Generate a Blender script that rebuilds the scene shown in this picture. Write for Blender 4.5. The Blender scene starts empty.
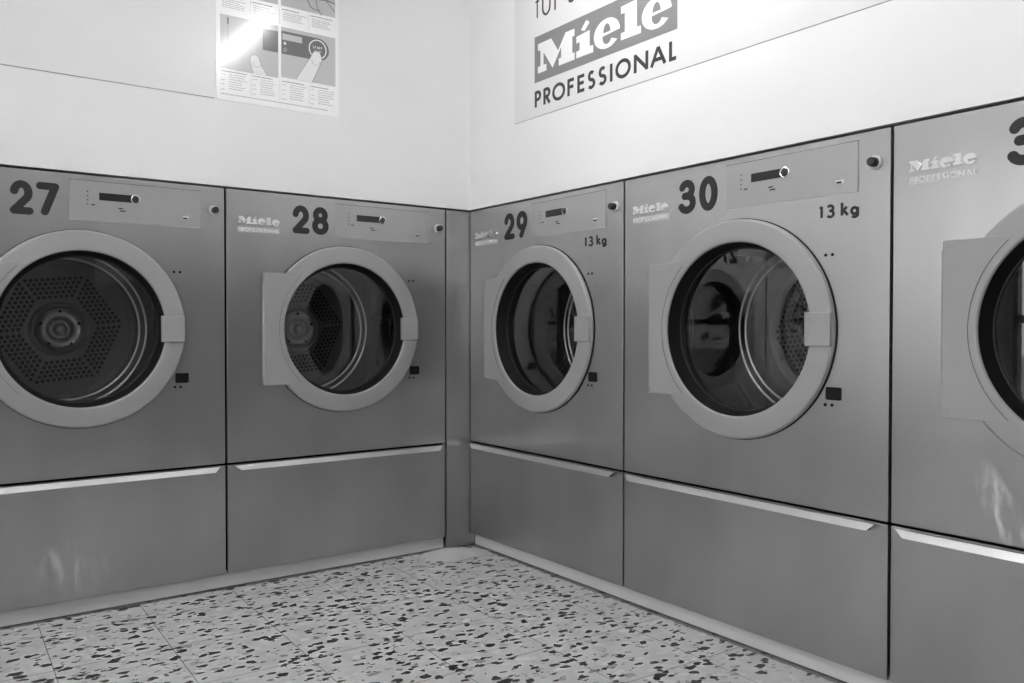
import bpy, math, random
from math import sin, cos, pi, radians as R
from mathutils import Vector, Matrix
S = bpy.context.scene
COL = S.collection
rnd = random.Random(7)

# ------------------------------------------------------------------ camera
cam_d = bpy.data.cameras.new('camera'); cam = bpy.data.objects.new('camera', cam_d); COL.objects.link(cam)
S.camera = cam
cam_d.sensor_width = 36.0; cam_d.lens = 833.85 / 1024 * 36.0
cam_d.shift_x = 25.06 / 1024
cam_d.clip_start = .02
yaw, pitch = 0.6161, -0.0158
vd = Vector((sin(yaw) * cos(pitch), cos(yaw) * cos(pitch), sin(pitch)))
cam.location = (-1.9605, -2.892, 0.913)
cam.rotation_euler = vd.to_track_quat('-Z', 'Y').to_euler()

# ------------------------------------------------------------------ world, view
w = bpy.data.worlds.new('sky'); S.world = w; w.use_nodes = True
nt = w.node_tree; nt.nodes.clear()
wo = nt.nodes.new('ShaderNodeOutputWorld'); bg = nt.nodes.new('ShaderNodeBackground')
tc = nt.nodes.new('ShaderNodeTexCoord'); sx = nt.nodes.new('ShaderNodeSeparateXYZ'); rp = nt.nodes.new('ShaderNodeValToRGB')
nt.links.new(tc.outputs['Generated'], sx.inputs[0]); nt.links.new(sx.outputs['Z'], rp.inputs[0])
rp.color_ramp.elements[0].color = (.9, .9, .9, 1); rp.color_ramp.elements[1].color = (.6, .6, .6, 1)
nt.links.new(rp.outputs[0], bg.inputs[0]); bg.inputs[1].default_value = 0.7
nt.links.new(bg.outputs[0], wo.inputs[0])
vs = S.view_settings
vs.view_transform = 'Standard'; vs.look = 'None'; vs.exposure = 2.1; vs.gamma = 1.0; vs.use_curve_mapping = False
TUBE_POWER = 24.0      # the added fill batten towards the window
CORNER_TUBE = 12.5    # dimmer strength for the corner tube and the added rear batten, tuned to wall brightness

# ------------------------------------------------------------------ materials
MATS = {}
def mat(name, col, rough=.5, metal=0.0, **kw):
    m = bpy.data.materials.new(name); m.use_nodes = True
    b = m.node_tree.nodes['Principled BSDF']
    b.inputs['Base Color'].default_value = (col, col, col, 1)
    b.inputs['Roughness'].default_value = rough; b.inputs['Metallic'].default_value = metal
    for k, v in kw.items(): b.inputs[k.replace('_', ' ')].default_value = v
    MATS[name] = m
    return m
def nodes(m): return m.node_tree.nodes, m.node_tree.links, m.node_tree.nodes['Principled BSDF']
def noise(m, scale=(1, 1, 1), detail=3, nscale=5, coord='Object'):
    n, l, b = nodes(m)
    t = n.new('ShaderNodeTexCoord'); mp = n.new('ShaderNodeMapping'); mp.inputs['Scale'].default_value = scale
    z = n.new('ShaderNodeTexNoise'); z.inputs['Scale'].default_value = nscale; z.inputs['Detail'].default_value = detail
    l.new(t.outputs[coord], mp.inputs[0]); l.new(mp.outputs[0], z.inputs[0])
    return z
def ramp(m, src, stops):
    n, l, b = nodes(m); r = n.new('ShaderNodeValToRGB'); l.new(src, r.inputs[0])
    while len(r.color_ramp.elements) < len(stops): r.color_ramp.elements.new(.5)
    for e, (p, c) in zip(r.color_ramp.elements, stops): e.position = p; e.color = (c, c, c, 1)
    return r.outputs[0]
def math_n(m, op, a, b_=None, clamp=False):
    n, l, _ = nodes(m); q = n.new('ShaderNodeMath'); q.operation = op; q.use_clamp = clamp
    for i, v in enumerate((a, b_)):
        if v is None: continue
        if isinstance(v, (int, float)): q.inputs[i].default_value = v
        else: l.new(v, q.inputs[i])
    return q.outputs[0]

def steel(name, base, rough, aniso=.8, smudge=None):
    """horizontally brushed stainless steel; smudge = (x, z, rx, rz, amount, tilt) of dried marks in object space"""
    m = mat(name, base, rough, 1.0, Anisotropic=aniso)
    n, l, b = nodes(m)
    tg = n.new('ShaderNodeTangent'); tg.direction_type = 'UV_MAP'; l.new(tg.outputs[0], b.inputs['Tangent'])
    br = noise(m, (1.2, 1.2, 160), 4, 3)
    cl = noise(m, (2.2, 2.2, 1.2), 2, 1.7)
    rr = n.new('ShaderNodeMapRange'); l.new(br.outputs[0], rr.inputs[0])
    rr.inputs[3].default_value = rough - .04; rr.inputs[4].default_value = rough + .05
    l.new(rr.outputs[0], b.inputs['Roughness'])
    mx = n.new('ShaderNodeMapRange'); l.new(cl.outputs[0], mx.inputs[0]); mx.inputs[1].default_value = .3; mx.inputs[2].default_value = .7
    mx.inputs[3].default_value = base * .90; mx.inputs[4].default_value = base * 1.10
    l.new(mx.outputs[0], b.inputs['Base Color'])
    if smudge:
        X, Z, rx, rz, amt, tilt = smudge
        t = n.new('ShaderNodeTexCoord'); mp = n.new('ShaderNodeMapping'); mp.vector_type = 'TEXTURE'
        mp.inputs['Location'].default_value = (X, 0, Z); mp.inputs['Rotation'].default_value = (0, tilt, 0)
        mp.inputs['Scale'].default_value = (rx, 1, rz)
        l.new(t.outputs['Object'], mp.inputs[0])
        ln = n.new('ShaderNodeVectorMath'); ln.operation = 'LENGTH'; l.new(mp.outputs[0], ln.inputs[0])
        z = noise(m, (38, 38, 13), 4, 1.0)
        d = math_n(m, 'SUBTRACT', 1.0, ln.outputs['Value'], True)
        d = math_n(m, 'POWER', d, .6)
        d = math_n(m, 'MULTIPLY', d, ramp(m, z.outputs[0], [(.47, 0), (.68, 1)]))
        d = math_n(m, 'MULTIPLY', d, amt, True)
        out = n['Material Output']; df = n.new('ShaderNodeBsdfDiffuse'); df.inputs[0].default_value = (.6, .6, .6, 1)
        ms = n.new('ShaderNodeMixShader'); l.new(d, ms.inputs[0]); l.new(b.outputs[0], ms.inputs[1]); l.new(df.outputs[0], ms.inputs[2])
        l.new(ms.outputs[0], out.inputs[0])
    return m

ST = steel('brushed_steel', .455, .33)
ST_DRAWER = steel('brushed_steel_drawer', .455, .33)
ST_SMUDGE_A = steel('brushed_steel_smeared', .455, .33, smudge=(.42, .165, .13, .085, .9, .3))
ST_SMUDGE_B = steel('brushed_steel_streaked', .455, .33, smudge=(.246, .525, .036, .11, 2.6, -.42))
ALU = mat('aluminium_lip', .62, .42, 1.0)
CHROME = mat('chrome', .95, .22, 1.0)
RING = mat('silver_grey_plastic', .31, .36)
PANELM = mat('control_fascia', .40, .35, .35)
BLACK = mat('black_rubber', .006, .6, Specular_IOR_Level=.2)
GAP = mat('dark_casing', .008, .8, Specular_IOR_Level=.2)
DISP = mat('display_window', .02, .12)
DECAL = mat('dark_grey_vinyl', .030, .55, Specular_IOR_Level=.25)
DECAL2 = mat('light_print', .55, .5)
HUB = mat('hub_steel', .50, .35, 1.0)
DRUM = mat('drum_steel', .17, .33, 1.0)
DRUMP = mat('drum_plate_steel', .24, .42, 1.0)
HOLE = mat('drum_hole', .004, .9)
LIP = mat('polished_drum_lip', .90, .34, 1.0)
SEAL = mat('grey_seal', .02, .45, Specular_IOR_Level=.3)
GROOVE = mat('joint_grey', .07, .6)
LINE = mat('edge_shadow_grey', .30, .6)  # grey of the painted shadow lines under board and sign
STRIP = mat('frosted_strip', .52, .4)
COLLAR = mat('button_collar', .6, .35)
KNOB = mat('button_knob', .03, .3)
PLINTH = mat('plinth_grey', .64, .45)
WALL = mat('white_wall_paint', .80, .42)
_z = noise(WALL, (1, 1, 1), 3, 1.5); nodes(WALL)[1].new(ramp(WALL, _z.outputs[0], [(.3, .77), (.7, .82)]), nodes(WALL)[2].inputs['Base Color'])
BOARD = mat('white_laminate_board', .78, .3)
_z = noise(BOARD, (1, 1, 1), 3, 2); nodes(BOARD)[1].new(ramp(BOARD, _z.outputs[0], [(.3, .76), (.7, .79)]), nodes(BOARD)[2].inputs['Base Color'])
SIGN = mat('sign_board', .70, .35)
SIGNGREY = mat('sign_grey', .21, .45)
SIGNWHITE = mat('sign_white', .80, .45)
SIGNDARK = mat('sign_dark_print', .035, .45)
CEIL = mat('ceiling_white', .8, .6)
BACKW = mat('far_wall_grey', .28, .6)
PAPER = mat('poster_paper', .90, .35, Coat_Weight=1.0, Coat_Roughness=.14)
PIC = mat('poster_picture_grey', .50, .35, Coat_Weight=1.0, Coat_Roughness=.14)
PICD = mat('poster_dark_grey', .10, .35, Coat_Weight=1.0, Coat_Roughness=.14)
PICW = mat('poster_white', .80, .35, Coat_Weight=1.0, Coat_Roughness=.14)
PICL = mat('poster_line', .16, .35, Coat_Weight=1.0, Coat_Roughness=.14)
TXT = mat('poster_text_grey', .42, .35, Coat_Weight=1.0, Coat_Roughness=.14)
HOUSE = mat('lamp_housing', .8, .4)
FRAME = mat('window_frame_grey', .15, .4)
POWDER = mat('pale_powder', .50, .9)
PAVE = mat('pavement', .45, .9)
BARK = mat('bark', .06, .9)
LEAF = mat('leaf', .09, .6)
FACADE = mat('facade_pale', .6, .8)
TUBE = mat('fluorescent_tube', .9, .4); nodes(TUBE)[2].inputs['Emission Color'].default_value = (1, 1, 1, 1)
nodes(TUBE)[2].inputs['Emission Strength'].default_value = TUBE_POWER
TUBE_B = TUBE.copy(); TUBE_B.name = 'dim_tube'; nodes(TUBE_B)[2].inputs['Emission Strength'].default_value = CORNER_TUBE  # same tube, only set dimmer to suit the wall brightness

def glassmat(name, tint, ior=1.5):
    m = bpy.data.materials.new(name); m.use_nodes = True; n = m.node_tree.nodes; l = m.node_tree.links; n.clear()
    o = n.new('ShaderNodeOutputMaterial'); f = n.new('ShaderNodeFresnel'); f.inputs[0].default_value = ior
    t = n.new('ShaderNodeBsdfTransparent'); t.inputs[0].default_value = (tint, tint, tint, 1)
    g = n.new('ShaderNodeBsdfGlossy'); g.inputs['Roughness'].default_value = .0; g.inputs[0].default_value = (1, 1, 1, 1)
    x = n.new('ShaderNodeMixShader'); ge = n.new('ShaderNodeNewGeometry'); q = n.new('ShaderNodeMath'); q.operation = 'MULTIPLY'; iv = n.new('ShaderNodeMath'); iv.operation = 'SUBTRACT'
    iv.inputs[0].default_value = 1.0; l.new(ge.outputs['Backfacing'], iv.inputs[1]); l.new(f.outputs[0], q.inputs[0]); l.new(iv.outputs[0], q.inputs[1])
    l.new(q.outputs[0], x.inputs[0]); l.new(t.outputs[0], x.inputs[1]); l.new(g.outputs[0], x.inputs[2])
    l.new(x.outputs[0], o.inputs[0]); return m
GLASS = glassmat('door_glass', .93, 1.95)
WGLASS = glassmat('window_glass', .95, 1.35)

def terrazzo():
    m = mat('terrazzo', .45, .42)
    n, l, b = nodes(m)
    t = n.new('ShaderNodeTexCoord')
    def chips(scale, lo, offset, thr, stretch=1.6, angle=.5):
        mp = n.new('ShaderNodeMapping'); mp.inputs['Location'].default_value = offset; mp.inputs['Rotation'].default_value = (0, 0, angle)
        mp.inputs['Scale'].default_value = (1, stretch, 1)
        l.new(t.outputs['Object'], mp.inputs[0])
        nz = n.new('ShaderNodeTexNoise'); nz.inputs['Scale'].default_value = scale * 1.5; nz.inputs['Detail'].default_value = 2
        l.new(mp.outputs[0], nz.inputs[0])
        mxv = n.new('ShaderNodeMix'); mxv.data_type = 'VECTOR'; mxv.blend_type if False else None
        mxv.inputs[0].default_value = .035
        l.new(mp.outputs[0], mxv.inputs[4]); l.new(nz.outputs['Color'], mxv.inputs[5])
        v = n.new('ShaderNodeTexVoronoi'); v.voronoi_dimensions = '2D'; v.inputs['Scale'].default_value = scale
        l.new(mxv.outputs[1], v.inputs['Vector'])
        e = n.new('ShaderNodeTexVoronoi'); e.voronoi_dimensions = '2D'; e.feature = 'DISTANCE_TO_EDGE'; e.inputs['Scale'].default_value = scale
        l.new(mxv.outputs[1], e.inputs['Vector'])
        sp = n.new('ShaderNodeSeparateColor'); l.new(v.outputs['Color'], sp.inputs[0])
        pick = math_n(m, 'GREATER_THAN', sp.outputs[0], lo)
        # chip limited by edge distance and by a size that differs from cell to cell
        size = math_n(m, 'MULTIPLY_ADD', sp.outputs[1], .22); nd = size.node; nd.inputs[2].default_value = .17
        ins = math_n(m, 'LESS_THAN', v.outputs['Distance'], size)
        edge = math_n(m, 'GREATER_THAN', e.outputs['Distance'], thr)
        k = math_n(m, 'MULTIPLY', pick, ins); k = math_n(m, 'MULTIPLY', k, edge)
        return k, sp.outputs[2]
    base = noise(m, (1, 1, 1), 5, 14)
    cur = ramp(m, base.outputs[0], [(.3, .47), (.7, .56)])
    def over(cur, fac, val):
        x = n.new('ShaderNodeMix'); x.data_type = 'FLOAT'
        l.new(fac, x.inputs[0]); l.new(cur, x.inputs[2])
        if isinstance(val, float): x.inputs[3].default_value = val
        else: l.new(val, x.inputs[3])
        return x.outputs[0]
    for sc, lo, off, thr, lov, hiv, st, an in [
            (24, .45, (3, 1, 0), .03, .46, .60, 1.3, 1.1), (18, .65, (9, 4, 0), .03, .44, .62, 1.5, 2.1),
            (40, .88, (5, 8, 0), .03, .26, .40, 1.4, .2), (20, .90, (2.2, 7, 0), .03, .26, .40, 1.5, 1.7),
            (55, .90, (1.3, 2, 0), .03, .03, .14, 1.4, .9),
            (27, .76, (6.1, 3.3, 0), .02, .008, .035, 1.6, .25), (21, .84, (.7, 5.2, 0), .02, .008, .03, 1.5, -.3),
            (23, .86, (4.7, 9.2, 0), .02, .008, .035, 1.5, .9)]:
        k, r3 = chips(sc, lo, off, thr, st, an)
        mr = n.new('ShaderNodeMapRange'); l.new(r3, mr.inputs[0]); mr.inputs[3].default_value = lov; mr.inputs[4].default_value = hiv
        cur = over(cur, k, mr.outputs[0])
    # 30 cm tiles with thin dark joints
    mp = n.new('ShaderNodeMapping'); mp.vector_type = 'TEXTURE'; mp.inputs['Location'].default_value = (-1.016, -.105, 0)
    mp.inputs['Rotation'].default_value = (0, 0, -.03); mp.inputs['Scale'].default_value = (.3, .3, .3)
    l.new(t.outputs['Object'], mp.inputs[0]); s = n.new('ShaderNodeSeparateXYZ'); l.new(mp.outputs[0], s.inputs[0])
    js = []
    for ax, off, wd in (('X', .5, .0045), ('Y', .5 + .12, .0045)):
        f = math_n(m, 'ADD', s.outputs[ax], off); f = math_n(m, 'FRACT', f); f = math_n(m, 'SUBTRACT', f, .5)
        f = math_n(m, 'ABSOLUTE', f); js.append(math_n(m, 'LESS_THAN', f, wd))
    j = math_n(m, 'MAXIMUM', js[0], js[1]); j = math_n(m, 'MULTIPLY', j, .75)
    cur = over(cur, j, .08)
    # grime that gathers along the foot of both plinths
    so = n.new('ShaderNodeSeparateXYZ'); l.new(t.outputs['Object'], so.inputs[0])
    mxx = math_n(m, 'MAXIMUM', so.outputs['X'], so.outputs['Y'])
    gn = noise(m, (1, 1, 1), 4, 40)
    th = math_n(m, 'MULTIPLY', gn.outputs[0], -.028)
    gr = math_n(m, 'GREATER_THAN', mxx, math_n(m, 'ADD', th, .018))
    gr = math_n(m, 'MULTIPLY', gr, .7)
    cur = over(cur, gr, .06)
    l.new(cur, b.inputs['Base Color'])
    return m
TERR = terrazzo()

# ------------------------------------------------------------------ mesh helpers
class G:
    """collects pieces in a local frame: x to the right as seen, z up, 'out' towards the viewer (-y)"""
    def __init__(s): s.v = []; s.f = []; s.m = []
    def add(s, vs, fs, mi=0):
        b = len(s.v); s.v += [tuple(q) for q in vs]; s.f += [tuple(b + i for i in f) for f in fs]; s.m += [mi] * len(fs)
    def box(s, x0, x1, y0, y1, z0, z1, mi=0):
        v = [(x, y, z) for z in (z0, z1) for y in (y0, y1) for x in (x0, x1)]
        s.add(v, [(0, 2, 3, 1), (4, 5, 7, 6), (0, 1, 5, 4), (2, 6, 7, 3), (0, 4, 6, 2), (1, 3, 7, 5)], mi); return s
    def poly(s, pts, o0, o1, mi=0):
        a = sum(pts[i][0] * pts[(i + 1) % len(pts)][1] - pts[(i + 1) % len(pts)][0] * pts[i][1] for i in range(len(pts)))
        if a < 0: pts = pts[::-1]
        n = len(pts)
        v = [(x, -o1, z) for x, z in pts] + [(x, -o0, z) for x, z in pts]
        f = [tuple(range(n)), tuple(range(2 * n - 1, n - 1, -1))] + [(i, n + i, n + (i + 1) % n, (i + 1) % n) for i in range(n)]
        s.add(v, f, mi); return s
    def stroke(s, pts, wd, o0, o1, closed=False, rnd_=False, mi=0):
        n = len(pts); P = [Vector(q) for q in pts]; L = []; Rr = []
        if not closed:
            for i in range(1, n - 1):
                if (P[i] - P[i - 1]).normalized().dot((P[i + 1] - P[i]).normalized()) < (.3 if rnd_ else -.05):
                    s.stroke(pts[:i + 1], wd, o0, o1, False, rnd_, mi); s.stroke(pts[i:], wd, o0, o1 - .00003, False, rnd_, mi); return s
        for i in range(n):
            if closed: a, b = P[i] - P[i - 1], P[(i + 1) % n] - P[i]
            else:
                a = P[i] - P[i - 1] if i else P[1] - P[0]; b = P[i + 1] - P[i] if i < n - 1 else P[-1] - P[-2]
            a.normalize(); b.normalize()
            na, nb = Vector((-a.y, a.x)), Vector((-b.y, b.x)); mt = na + nb
            if mt.length < .3: mt = na
            mt.normalize(); k = min(1 / max(mt.dot(na), .38), 1.45)
            if rnd_: k = min(k, 1.25)
            L.append(P[i] + mt * k * wd / 2); Rr.append(P[i] - mt * k * wd / 2)
        v = []
        for i in range(n):
            v += [(L[i].x, -o1, L[i].y), (Rr[i].x, -o1, Rr[i].y), (Rr[i].x, -o0, Rr[i].y), (L[i].x, -o0, L[i].y)]
        f = []
        for i in range(n if closed else n - 1):
            a = 4 * i; b = 4 * ((i + 1) % n)
            for k in range(4): f.append((a + k, a + (k + 1) % 4, b + (k + 1) % 4, b + k))
        if not closed: f += [(3, 2, 1, 0), (4 * n - 4, 4 * n - 3, 4 * n - 2, 4 * n - 1)]
        s.add(v, f, mi)
        if rnd_ and not closed:
            for q in [P[0], P[-1]] + [P[i] for i in range(1, n - 1) if (P[i] - P[i - 1]).normalized().dot((P[i + 1] - P[i]).normalized()) < .8]:
                s.disc(q.x, q.y, wd / 2, o0, o1 - .00002, mi=mi)
        return s
    def disc(s, cx, cz, r, o0, o1, n=20, rz=None, mi=0):
        rz = rz or r
        return s.poly([(cx + r * cos(2 * pi * i / n), cz + rz * sin(2 * pi * i / n)) for i in range(n)], o0, o1, mi)
    def lathe(s, cx, cz, prof, n=96, mi=0, loop=False):
        """prof = [(radius, out), ...] turned about the axis through (cx, cz) that points to the viewer"""
        k = len(prof); v = []
        for i in range(n):
            a = 2 * pi * i / n
            v += [(cx + r * cos(a), -o, cz + r * sin(a)) for r, o in prof]
        f = []
        for i in range(n):
            j = (i + 1) % n
            for q in range(k if loop else k - 1):
                q2 = (q + 1) % k
                f.append((i * k + q, j * k + q, j * k + q2, i * k + q2))
        s.add(v, f, mi); return s
    def tube(s, a, b, r0, r1=None, n=12, mi=0):
        a = Vector(a); b = Vector(b); r1 = r0 if r1 is None else r1
        d = (b - a).normalized(); u = d.orthogonal().normalized(); w_ = d.cross(u)
        v = [a + (u * cos(2 * pi * i / n) + w_ * sin(2 * pi * i / n)) * r0 for i in range(n)] + [b + (u * cos(2 * pi * i / n) + w_ * sin(2 * pi * i / n)) * r1 for i in range(n)]
        s.add(v, [(i, (i + 1) % n, n + (i + 1) % n, n + i) for i in range(n)] + [tuple(range(n - 1, -1, -1)), tuple(range(n, 2 * n))], mi); return s
    def build(s, name, mats, parent=None, bevel=0, smooth=True, angle=35, fixn=False):
        me = bpy.data.meshes.new(name); me.from_pydata(s.v, [], s.f)
        if not isinstance(mats, (list, tuple)): mats = [mats]
        for m in mats: me.materials.append(m)
        me.polygons.foreach_set('material_index', s.m)
        if fixn:
            import bmesh
            bm = bmesh.new(); bm.from_mesh(me); bmesh.ops.recalc_face_normals(bm, faces=bm.faces); bm.to_mesh(me); bm.free()
        uv = me.uv_layers.new(name='UVMap')
        for lp in me.loops:
            c = me.vertices[lp.vertex_index].co; uv.data[lp.index].uv = (c.x + c.y * .37, c.z)
        if smooth:
            me.polygons.foreach_set('use_smooth', [True] * len(me.polygons)); me.set_sharp_from_angle(angle=R(angle))
        o = bpy.data.objects.new(name, me); COL.objects.link(o)
        if parent: o.parent = parent
        if bevel:
            b = o.modifiers.new('bevel', 'BEVEL'); b.width = bevel; b.segments = 3; b.limit_method = 'ANGLE'; b.harden_normals = False
        return o
def arc(cx, cz, rx, rz, a0, a1, n=14): return [(cx + rx * cos(R(a0 + (a1 - a0) * i / n)), cz + rz * sin(R(a0 + (a1 - a0) * i / n))) for i in range(n + 1)]
def tag(o, label=None, cat=None, group=None, kind=None):
    for k, v in (('label', label), ('category', cat), ('group', group), ('kind', kind)):
        if v: o[k] = v
    return o
def empty(name, loc, rz=0):
    o = bpy.data.objects.new(name, None); COL.objects.link(o); o.location = loc; o.rotation_euler = (0, 0, rz); o.empty_display_size = .1
    return o
def copy_tree(o, parent=None):
    c = o.copy(); COL.objects.link(c); c.parent = parent
    for ch in list(o.children): copy_tree(ch, c)
    return c
def rrect(x0, x1, z0, z1, r, n=5):
    return arc(x1 - r, z1 - r, r, r, 0, 90, n) + arc(x0 + r, z1 - r, r, r, 90, 180, n) + arc(x0 + r, z0 + r, r, r, 180, 270, n) + arc(x1 - r, z0 + r, r, r, 270, 360, n)

# ------------------------------------------------------------------ lettering (drawn as strokes in a unit box, x and z from 0 to 1)
GL = {
 '0': [(arc(.5, .5, .5, .5, 0, 345, 23), True)],
 '1': [([(.1, .80), (.55, 1), (.55, 0)], False)],
 '2': [(arc(.48, .69, .46, .31, 172, -38, 18) + [(0, 0), (1, 0)], False)],
 '3': [([(.28, .53), (.46, .53)], False), (arc(.45, .765, .43, .235, 155, -90, 18), False), (arc(.45, .265, .52, .265, 90, -152, 18), False)],
 '6': [(arc(.5, .34, .5, .34, 0, 345, 23), True), ([(.02, .38), (.1, .56), (.62, 1)], False)],
 '7': [([(0, 1), (1, 1), (.30, .02)], False)],
 '8': [(arc(.5, .765, .42, .235, 0, 342, 19), True), (arc(.5, .265, .5, .265, 0, 342, 19), True)],
 '9': [(arc(.5, .68, .5, .32, 0, 345, 23), True), ([(1, .66), (.92, .48), (.42, 0)], False)],
 'k': [([(0, 0), (0, 1.12)], False), ([(.82, .72), (.1, .36)], False), ([(.25, .44), (1, 0)], False)],
 'g': [(arc(.46, .42, .46, .38, 0, 342, 19), True), ([(.95, .82), (.95, -.05)] + arc(.5, -.05, .45, .28, 0, -150, 8), False)],
 'P': [([(0, -.09), (0, 1.09)], False), ([(0, 1)] + arc(.5, .73, .5, .27, 90, -90, 10) + [(0, .46)], False)],
 'R': [([(0, -.09), (0, 1.09)], False), ([(0, 1)] + arc(.45, .73, .45, .27, 90, -90, 10) + [(0, .46)], False), ([(.35, .46), (.95, -.07)], False)],
 'O': [(arc(.5, .5, .5, .52, 0, 352, 44), True)],
 'F': [([(0, -.09), (0, 1.0), (1.1, 1.0)], False), ([(0, .53), (.98, .53)], False)],
 'E': [([(1.1, 0), (0, 0), (0, 1), (1.1, 1)], False), ([(0, .53), (1.0, .53)], False)],
 'S': [(arc(.5, .76, .42, .26, 40, 270, 14)[:-1] + arc(.48, .24, .50, .26, 90, -145, 14), False)],
 'I': [([(.5, -.09), (.5, 1.09)], False)],
 'N': [([(0, -.09), (0, 1.09)], False), ([(-.02, 1.02), (1.02, -.02)], False), ([(1, -.09), (1, 1.09)], False)],
 'A': [([(-.06, -.09), (.5, 1.06), (1.06, -.09)], False), ([(.2, .3), (.8, .3)], False)],
 'L': [([(0, 1.09), (0, 0), (1.1, 0)], False)],
 'M': [([(0, -.05), (0, 1), (.5, .2), (1, 1), (1, -.05)], False)],
 'T': [([(0, 1), (1, 1)], False), ([(.5, 1), (.5, 0)], False)],
 'f': [([(.55, -.09), (.55, 1.0)] + arc(1.05, 1.15, .5, .32, 180, 100, 5), False), ([(0, .96), (1.1, .96)], False)],
 'u': [([(0, 1.0)] + arc(.5, .45, .5, .5, 180, 360, 16) + [(1, 1.0)], False)],
 'r': [([(0, -.09), (0, 1.0)], False), (arc(.6, .6, .6, .38, 180, 60, 8), False)],
}
def glyph(g, ch, x0, x1, z0, z1, wd, o0, o1, rnd_=False, mi=0):
    for k, (pts, closed) in enumerate(GL[ch]):
        x_0, x_1, z_0, z_1 = x0 + wd / 2, x1 - wd / 2, z0 + wd / 2, z1 - wd / 2
        g.stroke([(x_0 + (x_1 - x_0) * a, z_0 + (z_1 - z_0) * b) for a, b in pts], wd, o0, o1 - k * .00006, closed, rnd_, mi)
PRO = [('P', .436, .473), ('R', .487, .53), ('O', .538, .609), ('F', .622, .660), ('E', .675, .714), ('S', .728, .767), ('S', .782, .823),
       ('I', .839, .851), ('O', .865, .936), ('N', .95, 1.013), ('A', 1.024, 1.087), ('L', 1.101, 1.133)]
def professional(g, tf, wd, o0, o1, z0=1.737, z1=1.799, mi=0):
    for ch, a, b in PRO:
        (a_, za), (b_, zb) = tf(a, z0), tf(b, z1)
        glyph(g, ch, a_, b_, za, zb, wd, o0, o1, mi=mi)
def slab_letters(g, tf, o0, o1, mi=0, hole=None, only=None):
    """the heavy slab-serif word: M i e l e"""
    T = lambda l: [tf(*q) for q in l]
    M = [(.455, 1.970), (.532, 1.970), (.571, 1.916), (.612, 1.969), (.660, 1.968), (.660, 1.944), (.648, 1.943), (.648, 1.886), (.661, 1.885),
         (.661, 1.860), (.575, 1.860), (.575, 1.885), (.588, 1.886), (.588, 1.925), (.540, 1.862), (.488, 1.932), (.488, 1.886), (.505, 1.885), (.505, 1.861), (.455, 1.861),
         (.455, 1.885), (.470, 1.886), (.470, 1.944), (.455, 1.945)]
    if only in (None, 0): g.poly(T(M), o0, o1, mi)
    I = [(.670, 1.936), (.739, 1.941), (.739, 1.886), (.757, 1.885), (.757, 1.860), (.670, 1.861), (.670, 1.884), (.687, 1.886), (.687, 1.914), (.670, 1.913)]
    if only in (None, 1): g.poly(T(I), o0, o1, mi); g.poly(T([(.694, 1.953), (.712, 1.945), (.738, 1.968), (.722, 1.980)]), o0, o1, mi)
    L = [(.891, 1.972), (.963, 1.974), (.963, 1.886), (.981, 1.885), (.981, 1.861), (.891, 1.862), (.891, 1.885), (.909, 1.886), (.909, 1.948), (.891, 1.948)]
    if only in (None, 3): g.poly(T(L), o0, o1, mi)
    for x0, x1 in ((.760, .886), (.985, 1.111)):
        if only not in (None, 2 if x0 < .8 else 4): continue
        cx = (x0 + x1) / 2; rx = (x1 - x0) / 2; cz = 1.905; rz = .050
        out = arc(cx, cz, rx, rz, -1, 322, 40)
        inn = arc(cx + .002, cz - .012, .022, .024, -22, -180, 10)
        bar = [(cx - .020, cz - .006), (cx + rx, cz - .001)]
        g.poly(T(out + inn + bar), o0, o1, mi)
        if hole is not None:
            g.poly(T(arc(cx + .001, cz + .004, .017, .029, 0, 180, 10)), o1 - .0002, o1 + .0004, hole)

# ------------------------------------------------------------------ dryer
W = .906; WF = .1193; V0 = -.0003
CX, CZ = .453, .910
PTOP, PBOT = 1.398, .4425
def holed_panel(x0, x1, z0, z1, cx, cz, r, th):
    g = G(); angs = set(2 * pi * i / 96 for i in range(96))
    for X, Z in ((x0, z0), (x1, z0), (x1, z1), (x0, z1)): angs.add(math.atan2(Z - cz, X - cx) % (2 * pi))
    angs = sorted(angs); inn = []; out = []
    for a in angs:
        c, s = cos(a), sin(a); t = min(((x1 if c > 0 else x0) - cx) / c if abs(c) > 1e-9 else 1e9, ((z1 if s > 0 else z0) - cz) / s if abs(s) > 1e-9 else 1e9)
        inn.append((cx + r * c, cz + r * s)); out.append((cx + t * c, cz + t * s))
    n = len(angs); v = []
    for y in (0, th):
        v += [(x, y, z) for x, z in inn] + [(x, y, z) for x, z in out]
    f = []
    for i in range(n):
        j = (i + 1) % n
        f += [(i, n + i, n + j, j), (2 * n + j, 3 * n + j, 3 * n + i, 2 * n + i), (n + i, 3 * n + i, 3 * n + j, n + j), (i, j, 2 * n + j, 2 * n + i)]
    g.add(v, f); return g

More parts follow.
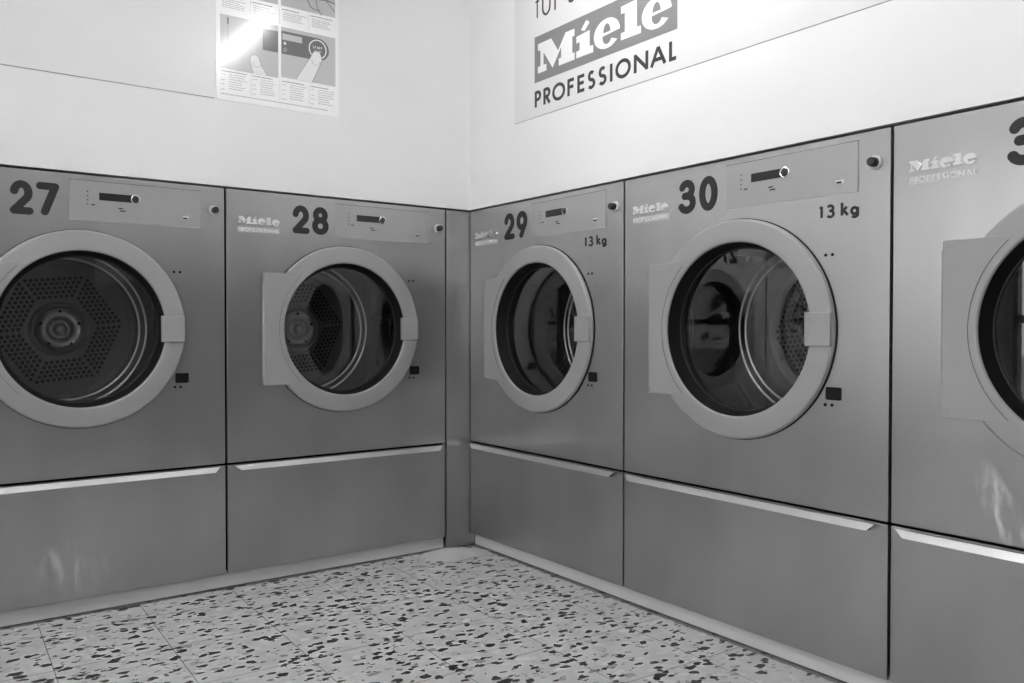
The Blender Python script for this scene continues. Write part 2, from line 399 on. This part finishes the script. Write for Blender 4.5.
def make_dryer():
    root = empty('tumble_dryer', (0, 0, 0))
    # casing: closed dark box behind the fronts, open towards the viewer
    g = G(); o_ = [(.006, .06), (.900, .06), (.900, 1.396), (.006, 1.396)]; i_ = [(.012, .066), (.894, .066), (.894, 1.390), (.012, 1.390)]
    v = [(x, .02, z) for x, z in o_] + [(x, .86, z) for x, z in o_] + [(x, .02, z) for x, z in i_] + [(x, .85, z) for x, z in i_]
    f = [(4, 5, 6, 7), (15, 14, 13, 12)]
    for k in range(4):
        q = (k + 1) % 4; f += [(k, q, q + 4, k + 4), (8 + k, 12 + k, 12 + q, 8 + q), (k, 8 + k, 8 + q, q)]
    g.add(v, f); g.build('casing', GAP, root, smooth=False, fixn=True)
    G().box(.014, .892, .022, .04, .425, .455).build('cross_rail', GAP, root, smooth=False)
    holed_panel(.004, .902, PBOT, PTOP, CX, CZ, .262, .012).build('front_panel', ST, root, bevel=.0012, smooth=False)
    G().box(.004, .902, 0, .012, .0545, .4345).build('drawer_front', ST_DRAWER, root, bevel=.0012, smooth=False)
    # aluminium grip lip, mitred ends, leaning outwards
    g = G()
    a = [(.022, -.0185, .4345), (.878, -.0185, .4345), (.861, -.027, .4165), (.045, -.027, .4165)]
    b = [(x, y + .0022, z - .0002) for x, y, z in a]
    g.add(a + b, [(3, 2, 1, 0), (4, 5, 6, 7), (0, 1, 5, 4), (1, 2, 6, 5), (2, 3, 7, 6), (3, 0, 4, 7)])
    lp = g.build('grip_lip', ALU, root, bevel=.0008, fixn=True)
    G().box(.046, .860, -.0245, .0005, .4168, .4185).build('grip_tray', BLACK, lp, smooth=False)
    # control panel
    cp = G().poly(rrect(.4165, .820, 1.2555, 1.3805, .002), .0, .0026).build('control_panel', PANELM, root, bevel=.0008)
    G().poly([(.4155, 1.3805), (.821, 1.3805), (.821, 1.3818), (.4155, 1.3818)], 0, .0016).build('recess_shadow', BLACK, cp)  # black strip stands in for the recess shadow along the top edge
    G().poly([(.4155, 1.2542), (.821, 1.2542), (.821, 1.2554), (.4155, 1.2554)], 0, .0022).build('lower_edge', COLLAR, cp)
    G().poly([(.502, 1.3215), (.611, 1.3215), (.611, 1.3455), (.502, 1.3455)], .0020, .0032).build('display', DISP, cp)
    g = G().lathe(.611, 1.333, [(.0145, .002), (.0145, .0062), (.0125, .0072), (.0105, .0062)], 32); g.build('dial_ring', CHROME, cp)
    g = G().lathe(.611, 1.333, [(.0105, .005), (.0100, .0085), (.0085, .0098), (.0001, .0098)], 32); g.build('dial', KNOB, cp)
    for x, z, w_ in ((.466, 1.345, .004), (.466, 1.331, .004), (.466, 1.318, .004), (.466, 1.305, .004), (.478, 1.3035, .012), (.559, 1.298, .014), (.563, 1.2905, .018)):
        G().poly([(x, z), (x + w_, z), (x + w_, z + .0038), (x, z + .0038)], .002, .0030).build('printed_mark', DECAL, cp, smooth=False)
    g = G().poly(rrect(.760, .783, 1.2795, 1.2905, .002), .002, .0034); g.build('card_slot', CHROME, cp)
    G().poly([(.762, 1.281), (.776, 1.281), (.776, 1.2855), (.762, 1.2855)], .003, .0040).build('slot_opening', BLACK, cp)
    # push button
    kb = G().lathe(.866, 1.3185, [(.0115, 0), (.0112, .024), (.0095, .0275), (.0001, .0280)], 32).build('push_button', KNOB, root)
    G().lathe(.866, 1.3185, [(.0175, .0), (.0172, .006), (.0150, .0078), (.0110, .0078)], 32).build('button_collar', COLLAR, kb)
    for x, z in ((.732, 1.102), (.751, 1.102), (.733, .7155), (.752, .7155)):
        G().disc(x, z, .0042, 0, .0012).build('indicator_dot', BLACK, root)
    G().poly(rrect(.7345, .7785, .7285, .762, .005), 0, .0022).build('sensor_window', BLACK, root, bevel=.0008)
    # badge: raised chrome word and strip below
    k = .151 / .656
    tf = lambda a, z: (.044 + (a - .455) * k, 1.2815 + (z - 1.861) * k * 1.02)
    g = G(); slab_letters(g, tf, 0, .0042); g.build('maker_badge', CHROME, root, bevel=.0011)
    G().poly([(.043, 1.2515), (.196, 1.2515), (.196, 1.2710), (.043, 1.2710)], 0, .0008).build('badge_strip', STRIP, root, smooth=False)
    tf2 = lambda a, z: (.044 + (a - .436) * .151 / .699, 1.2545 + (z - 1.737) * .22)
    g = G(); professional(g, tf2, .0026, 0, .0022); g.build('maker_badge', CHROME, root)
    # door
    prof = [(.2470, -.004), (.2470, .0165), (.2490, .0205), (.2530, .0215), (.2650, .0200), (.3040, .0195), (.3090, .0180), (.3120, .0135), (.3125, .006), (.3100, .004), (.3000, .003)]
    door = G().lathe(CX, CZ, prof, 128).build('door', RING, root, angle=50)
    G().lathe(CX, CZ, [(.3145, .0002), (.3145, .0045), (.300, .0045)], 96).build('shadow_gap_ring', BLACK, door)  # black ring painted in for the shadow gap between door ring and panel
    # hinge cover: plate from the pin side to the inner lip
    top = 1.1115 - CZ; bot = CZ - .7095; r = .2665
    a_t = math.degrees(math.asin(top / r)); a_b = math.degrees(math.asin(bot / r))
    pts = arc(CX, CZ, r, r, 180 - a_t, 180 + a_b, 40) + [(.133, .7095), (.131, .7115), (.131, 1.1095), (.133, 1.1115)]
    hc = G().poly(pts, .0008, .0205).build('hinge_cover', RING, door, bevel=.0015)
    G().tube((.1335, -.0125, .731), (.1335, -.0125, 1.091), .0078, n=20).build('hinge_barrel', RING, hc)
    G().stroke(arc(CX, CZ, r + .0006, r + .0006, 180 - a_t + 3, 180 + a_b - 2, 40), .0010, .019, .0210).build('cover_joint', GROOVE, hc)
    for z in (1.094, .716):
        G().poly([(.1325, z), (.1445, z), (.1445, z + .014), (.1325, z + .014)], .0195, .0212).build('hinge_pin', RING, hc, bevel=.0008)
    G().poly(rrect(.686, .761, .867, .955, .004), .012, .0250).build('latch', RING, door, bevel=.002)
    # bezel and glass
    G().lathe(CX, CZ, [(.2475, .016), (.2460, .012), (.2440, -.012), (.2360, -.022), (.2355, -.028)], 96).build('bezel', BLACK, door)
    G().lathe(CX, CZ, [(.2358, -.026), (.2318, -.0262), (.2300, -.034), (.2320, -.040), (.2358, -.042)], 96).build('glass_rim', SEAL, door)
    G().disc(CX, CZ, .2335, -.034, -.030, 96).build('glass', GLASS, door)
    # drum
    drum = G().lathe(CX, CZ, [(.250, -.030), (.262, -.044), (.300, -.085), (.300, -.120), (.392, -.125), (.392, -.420), (.380, -.440), (.285, -.440)], 96).build('drum', DRUM, root, angle=40)
    G().lathe(CX, CZ, [(.248, -.004), (.248, -.050), (.256, -.052), (.262, -.014)], 96).build('porthole_seal', SEAL, drum)
    G().lathe(CX, CZ, [(.285, -.440), (.280, -.372), (.274, -.366), (.250, -.369), (.246, -.374), (.243, -.430), (.2355, -.4738)], 96).build('rear_dish', DRUM, drum, angle=40)
    for rr in (.2745, .2500):
        G().lathe(CX, CZ, [(rr + .0042 * cos(2 * pi * i / 10), -.3655 + .0042 * sin(2 * pi * i / 10)) for i in range(10)], 96, loop=True).build('rear_ring', LIP, drum, angle=80)
    for a in (250, 10, 130):
        g = G(); ca, sa = cos(R(a)), sin(R(a)); tx, tz = -sa, ca
        v = []
        for y in (.13, .415):
            for rr, hw in ((.391, .055), (.335, .022), (.325, .012)):
                for sg in (-1, 1):
                    v.append((CX + rr * ca + sg * hw * tx, y, CZ + rr * sa + sg * hw * tz))
        q = lambda i: i
        g.add(v, [(0, 2, 8, 6), (2, 4, 10, 8), (4, 5, 11, 10), (5, 3, 9, 11), (3, 1, 7, 9), (0, 1, 3, 5, 4, 2), (6, 8, 10, 11, 9, 7)])
        g.build('lifting_rib', DRUM, drum, fixn=True, smooth=False)
    # perforated rear plate: hexagon of holes in six fields round the hub
    g = G(); g.lathe(CX, CZ, [(.236, -.474), (.205, -.4745), (.085, -.4745)], 96, mi=0)
    for s6 in range(6):
        mid = R(5.6 + 30 + 60 * s6)
        for row in range(5):
            d = .181 - .0158 * row; cnt = 11 - row
            for i in range(cnt):
                e = (i - (cnt - 1) / 2) * .0183
                x = CX + d * cos(mid) - e * sin(mid); z = CZ + d * sin(mid) + e * cos(mid)
                g.poly([(x + .0068 * cos(pi * k / 4), z + .0068 * sin(pi * k / 4)) for k in range(8)], -.476, -.4738, mi=1)
    g.build('rear_plate', [DRUMP, HOLE], drum, smooth=False)
    hub = G().lathe(CX, CZ, [(.100, -.4745), (.098, -.468), (.092, -.466), (.088, -.470), (.084, -.469), (.080, -.455), (.076, -.450), (.072, -.455), (.058, -.462), (.046, -.460), (.042, -.448), (.036, -.446), (.032, -.452), (.024, -.452), (.020, -.436), (.012, -.430), (.0001, -.429)], 64).build('hub', HUB, drum, angle=40)
    for i in range(5):
        a = R(18 + 72 * i); G().disc(CX + .065 * cos(a), CZ + .065 * sin(a), .0055, -.462, -.4555, 12).build('hub_bolt', GAP, hub)
    return root

def number_decals(root, num, kg):
    x, wd, step = {'27': (.2530, .064, .0710), '29': (.2430, .067, .0790), '31': (.2560, .067, .079), '30': (.2350, .068, .0800)}.get(num, (.2450, .066, .0760))
    for ch in num:
        g = G(); glyph(g, ch, x, x + wd, 1.2600, 1.3630, .0225, 0, .0012, True); x += step
        g.build('numeral', DECAL, root)
    if kg:
        for ch, a, b in (('1', .711, .727), ('3', .733, .757), ('k', .773, .796), ('g', .799, .823)):
            g = G(); glyph(g, ch, a, b, 1.1955, 1.2315 if ch != 'g' else 1.2235, .0070, 0, .0012, False)
            g.build('capacity_numeral' if ch in '13' else 'capacity_letter', DECAL, root)

proto = make_dryer()
labels = {
 27: ('large steel front-loading dryer numbered 27, perforated drum back seen whole through its round door', ST, ST_SMUDGE_A),
 28: ('steel front-loading dryer numbered 28, last on the left wall beside the narrow corner strip', ST, ST_DRAWER),
 29: ('steel front-loading dryer numbered 29, first on the right wall from the corner, marked 13 kg', ST, ST_DRAWER),
 30: ('steel front-loading dryer numbered 30, second on the right wall, marked 13 kg', ST, ST_DRAWER),
 31: ('steel front-loading dryer at the right edge of the photo, half cut off', ST_SMUDGE_B, ST_DRAWER),
 32: ('steel front-loading dryer numbered 32, right of the half cut-off one, seen only as a reflection', ST, ST_DRAWER),
 26: ('steel front-loading dryer numbered 26, left of dryer 27, seen only as a reflection', ST, ST_DRAWER),
}
first = True
dryers = []
for m in (27, 28, 29, 30, 31, 26, 32):
    o = proto if first else copy_tree(proto); first = False; dryers.append((m, o))
for m, o in dryers:
    lab, sp, sd = labels[m]
    tag(o, lab, 'dryer', 'tumble dryers built into the two walls')
    if m <= 28: o.location = (-(WF + W * (29 - m)), 0, 0)
    else: o.location = (0, -(V0 + (m - 29) * W), 0); o.rotation_euler = (0, 0, -pi / 2)
    number_decals(o, str(m), m >= 29)
    if sp is not ST or sd is not ST_DRAWER:
        for ch in o.children:
            b = ch.name.split('.')[0]
            if b in ('front_panel', 'drawer_front'):
                ch.data = ch.data.copy(); ch.data.materials[0] = sp if b == 'front_panel' else sd

# ------------------------------------------------------------------ the room
def struct(g, name, m, **kw): return tag(g.build(name, m, None, **kw), kind='structure')
XW = -4.6; YB = -8.0; HC = 2.52; D31 = -(V0 + 4 * W)
XL = -(WF + 3 * W)
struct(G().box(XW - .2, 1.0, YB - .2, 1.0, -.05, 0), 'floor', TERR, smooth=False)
struct(G().box(XW - .2, 1.0, YB - .2, 1.0, HC, HC + .1), 'ceiling', CEIL, smooth=False)
g = G().box(XW, 0, 0, .12, 1.4065, HC).box(XW, XL - .004, 0, .12, 0, 1.4065).box(XW, 1.0, .92, 1.0, 0, HC)
struct(g, 'wall_left', WALL, smooth=False)
g = G().box(0, .12, YB, .12, 1.4065, HC).box(0, .12, YB, D31 - .004, 0, 1.4065, 1).box(.92, 1.0, YB, .92, 0, HC)
struct(g, 'wall_right', [WALL, BACKW], smooth=False)
struct(G().box(XW, .12, YB - .15, YB, 0, HC), 'wall_back', BACKW, smooth=False)
# glazed front wall on the far left, behind the photographer
WY0, WY1, WZ0, WZ1 = -7.4, -.14, .25, 2.25
g = G().box(XW - .15, XW, YB, 0.12, 0, WZ0).box(XW - .15, XW, YB, .12, WZ1, HC).box(XW - .15, XW, YB, WY0, WZ0, WZ1).box(XW - .15, XW, WY1, .12, WZ0, WZ1)
struct(g, 'wall_front', BACKW, smooth=False)
g = G(); n = 4
for i in range(n + 1):
    y = WY0 + (WY1 - WY0) * i / n; g.box(XW - .11, XW - .04, max(y - .03, WY0), min(y + .03, WY1), WZ0, WZ1)
g.box(XW - .11, XW - .04, WY0, WY1, WZ0, WZ0 + .06).box(XW - .11, XW - .04, WY0, WY1, WZ1 - .06, WZ1).box(XW - .11, XW - .04, WY0, WY1, .95, 1.01)
wf = struct(g, 'window_1', FRAME, smooth=False)
G().box(XW - .08, XW - .074, WY0 + .03, WY1 - .03, WZ0 + .06, WZ1 - .06).build('pane', WGLASS, wf, smooth=False)
# plinths under both rows, set back 26 mm
struct(G().box(XL, -WF + .0025, .0257, .045, .003, .058), 'trim_1', PLINTH, smooth=False)
o = struct(G().box(.0257, .045, D31, -.002, .003, .058), 'trim_2', PLINTH, smooth=False)
# brushed strip that closes the corner
o = G().box(-WF + .0035, .0235, .0, .012, .0025, 1.398).build('corner_filler', ST, None, bevel=.001, smooth=False)
tag(o, 'narrow upright brushed steel strip closing the corner between dryers 28 and 29', 'panel')
# white boards on the walls
o = G().poly([(-4.4, 1.7055), (-1.060, 1.7055), (-1.060, 2.44), (-4.4, 2.44)], .0, .002).build('wall_board', BOARD, None, bevel=.001, smooth=False)
G().poly([(-4.4, 1.7032), (-1.060, 1.7032), (-1.060, 1.7054), (-4.4, 1.7054)], 0, .0012).build('edge_shadow', LINE, o, smooth=False)  # grey strip stands in for the thin shadow below the board
tag(o, 'long blank white board on the left wall above dryer 27, thin line along its lower edge', 'board')

# powder at the foot of the filler
g = G(); N = 40; ringsr = [(1, .0), (.8, .008), (.55, .018), (.3, .026)]; vs_ = []
wob = [1 + .12 * sin(3 * a * 2 * pi / N + 1) + .08 * sin(7 * a * 2 * pi / N) for a in range(N)]
for rr, h in ringsr:
    for a in range(N):
        vs_.append((.145 * rr * wob[a] * cos(2 * pi * a / N), .075 * rr * wob[a] * sin(2 * pi * a / N), h))
vs_.append((0, 0, .029)); fs = []
for k in range(3):
    for a in range(N): b = (a + 1) % N; fs.append((k * N + a, k * N + b, (k + 1) * N + b, (k + 1) * N + a))
fs += [(3 * N + a, 3 * N + (a + 1) % N, 4 * N) for a in range(N)]
g.add(vs_, fs); o = g.build('powder_heap', POWDER, None, angle=80); o.location = (-.145, -.085, .0005); o.rotation_euler = (0, 0, -.25)
tag(o, 'low pale heap of powder on the floor at the foot of the corner strip', 'powder', kind='stuff')

# ------------------------------------------------------------------ sign on the right wall
sign = empty('wall_sign', (0, 0, 1.9), -pi / 2)
tag(sign, 'pale wall sign with grey name block and dark lettering above dryers 29 and 30', 'sign')
def sp(g, name, m, **kw):
    o = g.build(name, m, sign, **kw)
    for v in o.data.vertices: v.co.z -= 1.9
    return o
sp(G().poly([(.311, 1.7035), (3.6, 1.7035), (3.6, 2.40), (.311, 2.40)], 0, .0015), 'sign_board', SIGN, bevel=.0008, smooth=False)
sp(G().poly([(.311, 1.7015), (3.6, 1.7015), (3.6, 1.7034), (.311, 1.7034)], 0, .0009), 'edge_shadow', LINE, smooth=False)  # same painted shadow line, below the sign
sp(G().poly([(.435, 1.830), (1.134, 1.830), (1.134, 2.0), (.435, 2.0)], .0012, .0020), 'name_block', SIGNGREY, smooth=False)
for only in range(5):
    g = G(); slab_letters(g, lambda a, z: (a, z), .0018, .0026, 0, 1, only); sp(g, 'white_letter', [SIGNWHITE, SIGNGREY], smooth=False)
for ch, a, b in PRO:
    g = G(); glyph(g, ch, a, b, 1.737, 1.799, .0118, .0013, .0024); sp(g, 'dark_letter', SIGNDARK, smooth=False)
for ch, a, b, z0, z1, wd in (('f', .436, .462, 2.0715, 2.1345, .0062), ('u', .478, .528, 2.066, 2.131, .0082), ('r', .549, .580, 2.0685, 2.131, .0078), ('S', .622, .665, 2.067, 2.16, .009)):
    g = G(); glyph(g, ch, a, b, z0, z1, wd, .0013, .0024)
    if ch == 'u':
        for x in (.490, .514): g.disc(x, 2.151, .0055, .0013, .0024)
    sp(g, 'thin_letter', SIGNDARK, smooth=False)

# ------------------------------------------------------------------ poster on the left wall
post = empty('instruction_poster', (-.825, 0, 1.703))
tag(post, 'glossy white instruction poster with pictures of a finger pressing buttons, catching a lamp glare', 'poster')
def pp(g, name, m, **kw):
    o = g.build(name, m, post, smooth=False, **kw)
    for v in o.data.vertices: v.co.x += .825; v.co.z -= 1.703
    return o
def quad(x0, x1, z0, z1): return [(x0, z0), (x1, z0), (x1, z1), (x0, z1)]
pp(G().poly(quad(-1.055, -.595, 1.7035, 2.40), 0, .002), 'sheet', PAPER, bevel=.0006)
a = .002
pp(G().poly(quad(-1.041, -.8325, 1.812, 1.998), a - .0005, a + .0004), 'picture', PIC)
pp(G().poly(quad(-.8215, -.610, 1.818, 1.998), a - .0005, a + .0004), 'picture', PIC)
pp(G().poly(quad(-.8215, -.610, 2.074, 2.25), a - .0005, a + .0004), 'picture', PIC)
pp(G().poly(quad(-1.041, -.8325, 2.074, 2.25), a - .0005, a + .0004), 'picture', PIC)
pp(G().poly(quad(-.890, -.8335, 1.902, 1.978), a, a + .0008), 'dark_block', PICD)
g = G().poly([(-.8205, 1.902), (-.680, 1.902)] + arc(-.680, 1.943, .044, .041, -90, 90, 14) + [(-.8205, 1.984)], a, a + .0008); pp(g, 'dark_band', PICD)
g = G().poly(quad(-1.0165, -1.0115, 1.968, 1.990), a, a + .0008); g.stroke([(-1.014, 1.968), (-1.014, 1.893)], .0012, a, a + .0008)
pp(g, 'arrow', PICD)
g = G()
g.poly(quad(-.817, -.742, 1.953, 1.975), a + .0006, a + .0012, 1)
g.poly([(-.812, 1.936), (-.803, 1.936), (-.804, 1.944), (-.812, 1.946)], a + .0006, a + .0012)
g.stroke(arc(-.807, 1.918, .005, .006, 0, 340, 14), .0012, a + .0006, a + .0012, True)
g.stroke(arc(-.681, 1.943, .0335, .0335, 0, 350, 30), .0042, a + .0006, a + .0012, True)
pp(g, 'light_print', [PICW, PIC])
g = G(); x = -.7005
for ch in 'START': glyph(g, ch if ch != '' else 'S', x, x + .0066, 1.9445, 1.9535, .0014, a + .0006, a + .0013); x += .0080
x = -.696
for ch in 'STOP': glyph(g, ch, x, x + .0060, 1.930, 1.938, .0013, a + .0006, a + .0013); x += .0074
pp(g, 'button_word', PICW)
def finger(cx0, cx1, zb, tipx, tipz, wr, lean):
    base = [(cx0, zb), (cx1, zb)]
    tip = arc(tipx, tipz, wr, wr * 1.15, lean - 70, lean + 110, 12)
    return base + tip
g = G()
f2 = [(-.767, 1.8185), (-.703, 1.8185), (-.664, 1.905)] + arc(-.686, 1.912, .0195, .023, -5, 165, 12) + [(-.712, 1.905)]
f1 = [(-.926, 1.8125), (-.874, 1.8125), (-.896, 1.846)] + arc(-.919, 1.860, .0175, .018, 10, 175, 12) + [(-.936, 1.848)]
for f in (f1, f2): pp(G().poly(f, a + .0010, a + .0018), 'finger_drawing', PICW)
g = G()
for f in (f1, f2): g.stroke(f[2:] + [f[0]], .0014, a + .0016, a + .0022)
g.stroke([f2[1], f2[2]], .002, a + .0016, a + .0022); g.stroke([f1[1], f1[2]], .0014, a + .0016, a + .0022)
g.stroke(arc(-.688, 1.902, .0165, .020, 180, 350, 14), .0010, a + .0016, a + .0022)
g.stroke(arc(-.911, 1.852, .0150, .016, 190, 350, 14), .0010, a + .0016, a + .0022)
# upper picture: a curved outline (only its lower edge is in view)
g.stroke([(-.722, 2.125)] + arc(-.690, 2.125, .030, .038, 180, 262, 8) + [(-.672, 2.086)], .0034, a, a + .0010)
g.stroke([(-.690, 2.14), (-.681, 2.094), (-.664, 2.070)], .0026, a, a + .0011)
g.stroke([(-.672, 2.128), (-.650, 2.131), (-.612, 2.126)], .005, a, a + .0010)
g.stroke([(-.648, 2.130), (-.612, 2.095)], .0026, a, a + .0012)
pp(g, 'line_drawing', PICL)
tr = random.Random(3)
def textblock(x0, x1, z, n, dz=.0066, h=.0022, bold=0):
    g = G()
    for i in range(n):
        xe = x1 - tr.random() * (x1 - x0) * .35; x = x0
        hh = h * (1.35 if i < bold else 1)
        while x < xe - .004:
            wd = tr.uniform(.004, .013); x2 = min(x + wd, xe)
            g.poly(quad(x, x2, z - i * dz, z - i * dz + hh), a - .0003, a + .0003, 1 if i < bold else 0); x = x2 + .0018
    pp(g, 'text_block', [TXT, SIGNGREY])
for (x0, x1) in ((-1.038, -.939), (-.927, -.836), (-.818, -.722), (-.708, -.612)):
    textblock(x0, x1, 1.802, 1, bold=1)
    textblock(x0 + .028, x1, 1.793, 7, .0082)
    textblock(x0, x0 + .020, 1.791, 2, .020); textblock(x0, x0 + .018, 1.757, 2, .018)
    textblock(x0, x1, 2.060, 1, bold=1); textblock(x0 + .004, x1, 2.050, 5)
textblock(-1.040, -.610, 1.7235, 1, .006, .0030)
for x in (-.933, -.827, -.715):
    for z0, z1 in ((1.733, 1.812), (2.005, 2.070)): pp(G().stroke([(x, z0), (x, z1)], .0008, a, a + .0004), 'column_rule', TXT)

# ------------------------------------------------------------------ lamps
def lamp(x, y0, y1, drop, label, tm=TUBE):
    r = empty('ceiling_lamp', (x, (y0 + y1) / 2, HC)); tag(r, label, 'lamp', 'fluorescent ceiling battens')
    h = (y1 - y0) / 2; t = -drop
    G().box(-.03, .03, -h - .03, h + .03, t - .045, t).build('housing', HOUSE, r, bevel=.004, smooth=False)
    if drop:
        for q in (-.7, .7): G().tube((0, q * h, t - .001), (0, q * h, 0), .006).build('hanging_rod', HOUSE, r)
    G().tube((0, -h, t - .068), (0, h, t - .068), .016, n=20).build('tube', tm, r)
    for q in (-1, 1): G().box(-.018, .018, q * h - .012, q * h + .012, t - .088, t - .045).build('lamp_holder', HOUSE, r, bevel=.003, smooth=False)
    return r
lamp(-.58, -1.62, -.70, .15, 'bare fluorescent batten hung on two rods in the corner above dryers 28 and 29', TUBE_B)
lamp(-2.3, -2.5, -1.0, 0, 'added fluorescent batten on the ceiling towards the window, unseen fill light for the left wall')  # unseen lamp, added to light the far part of the left wall
lamp(-2.9, -5.1, -3.6, 0, 'added fluorescent batten on the ceiling further back, unseen general fill light', TUBE_B)  # unseen lamp, added as general fill for the room

# ------------------------------------------------------------------ outside the shop window (seen in the door glass only)
tag(G().box(-30, XW - .2, -30, 12, -.2, -.06).build('pavement', PAVE, None, smooth=False), kind='structure')
def tree(x, y, h, r, seed, label):
    rr = random.Random(seed); t = empty('street_tree', (x, y, -.06)); tag(t, label, 'tree', 'trees outside the shop window')
    G().tube((0, 0, 0), (.1, .05, h * .6), .16, .09, 10).build('trunk', BARK, t)
    g = G()
    for i in range(600):
        d = Vector((rr.gauss(0, 1), rr.gauss(0, 1), rr.gauss(0, .9))).normalized() * r * rr.random() ** .4
        c = Vector((0, 0, 2.0)) + d; u = Vector((rr.gauss(0, 1), rr.gauss(0, 1), rr.gauss(0, 1))).normalized(); v = u.orthogonal().normalized()
        s = rr.uniform(.07, .15)
        g.add([c - u * s, c + v * s * .55, c + u * s, c - v * s * .55], [(0, 1, 2, 3)])
    o = g.build('foliage', LEAF, t, smooth=False)
    return t
tree(-9, -9.9, 4.6, 1.9, 1, 'leafy street tree straight out from the shop window')
tree(-6.8, -13.2, 4.2, 1.7, 2, 'leafy street tree furthest along the pavement')
tree(-11, -6.6, 4.8, 1.9, 3, 'leafy street tree across from the middle of the window')
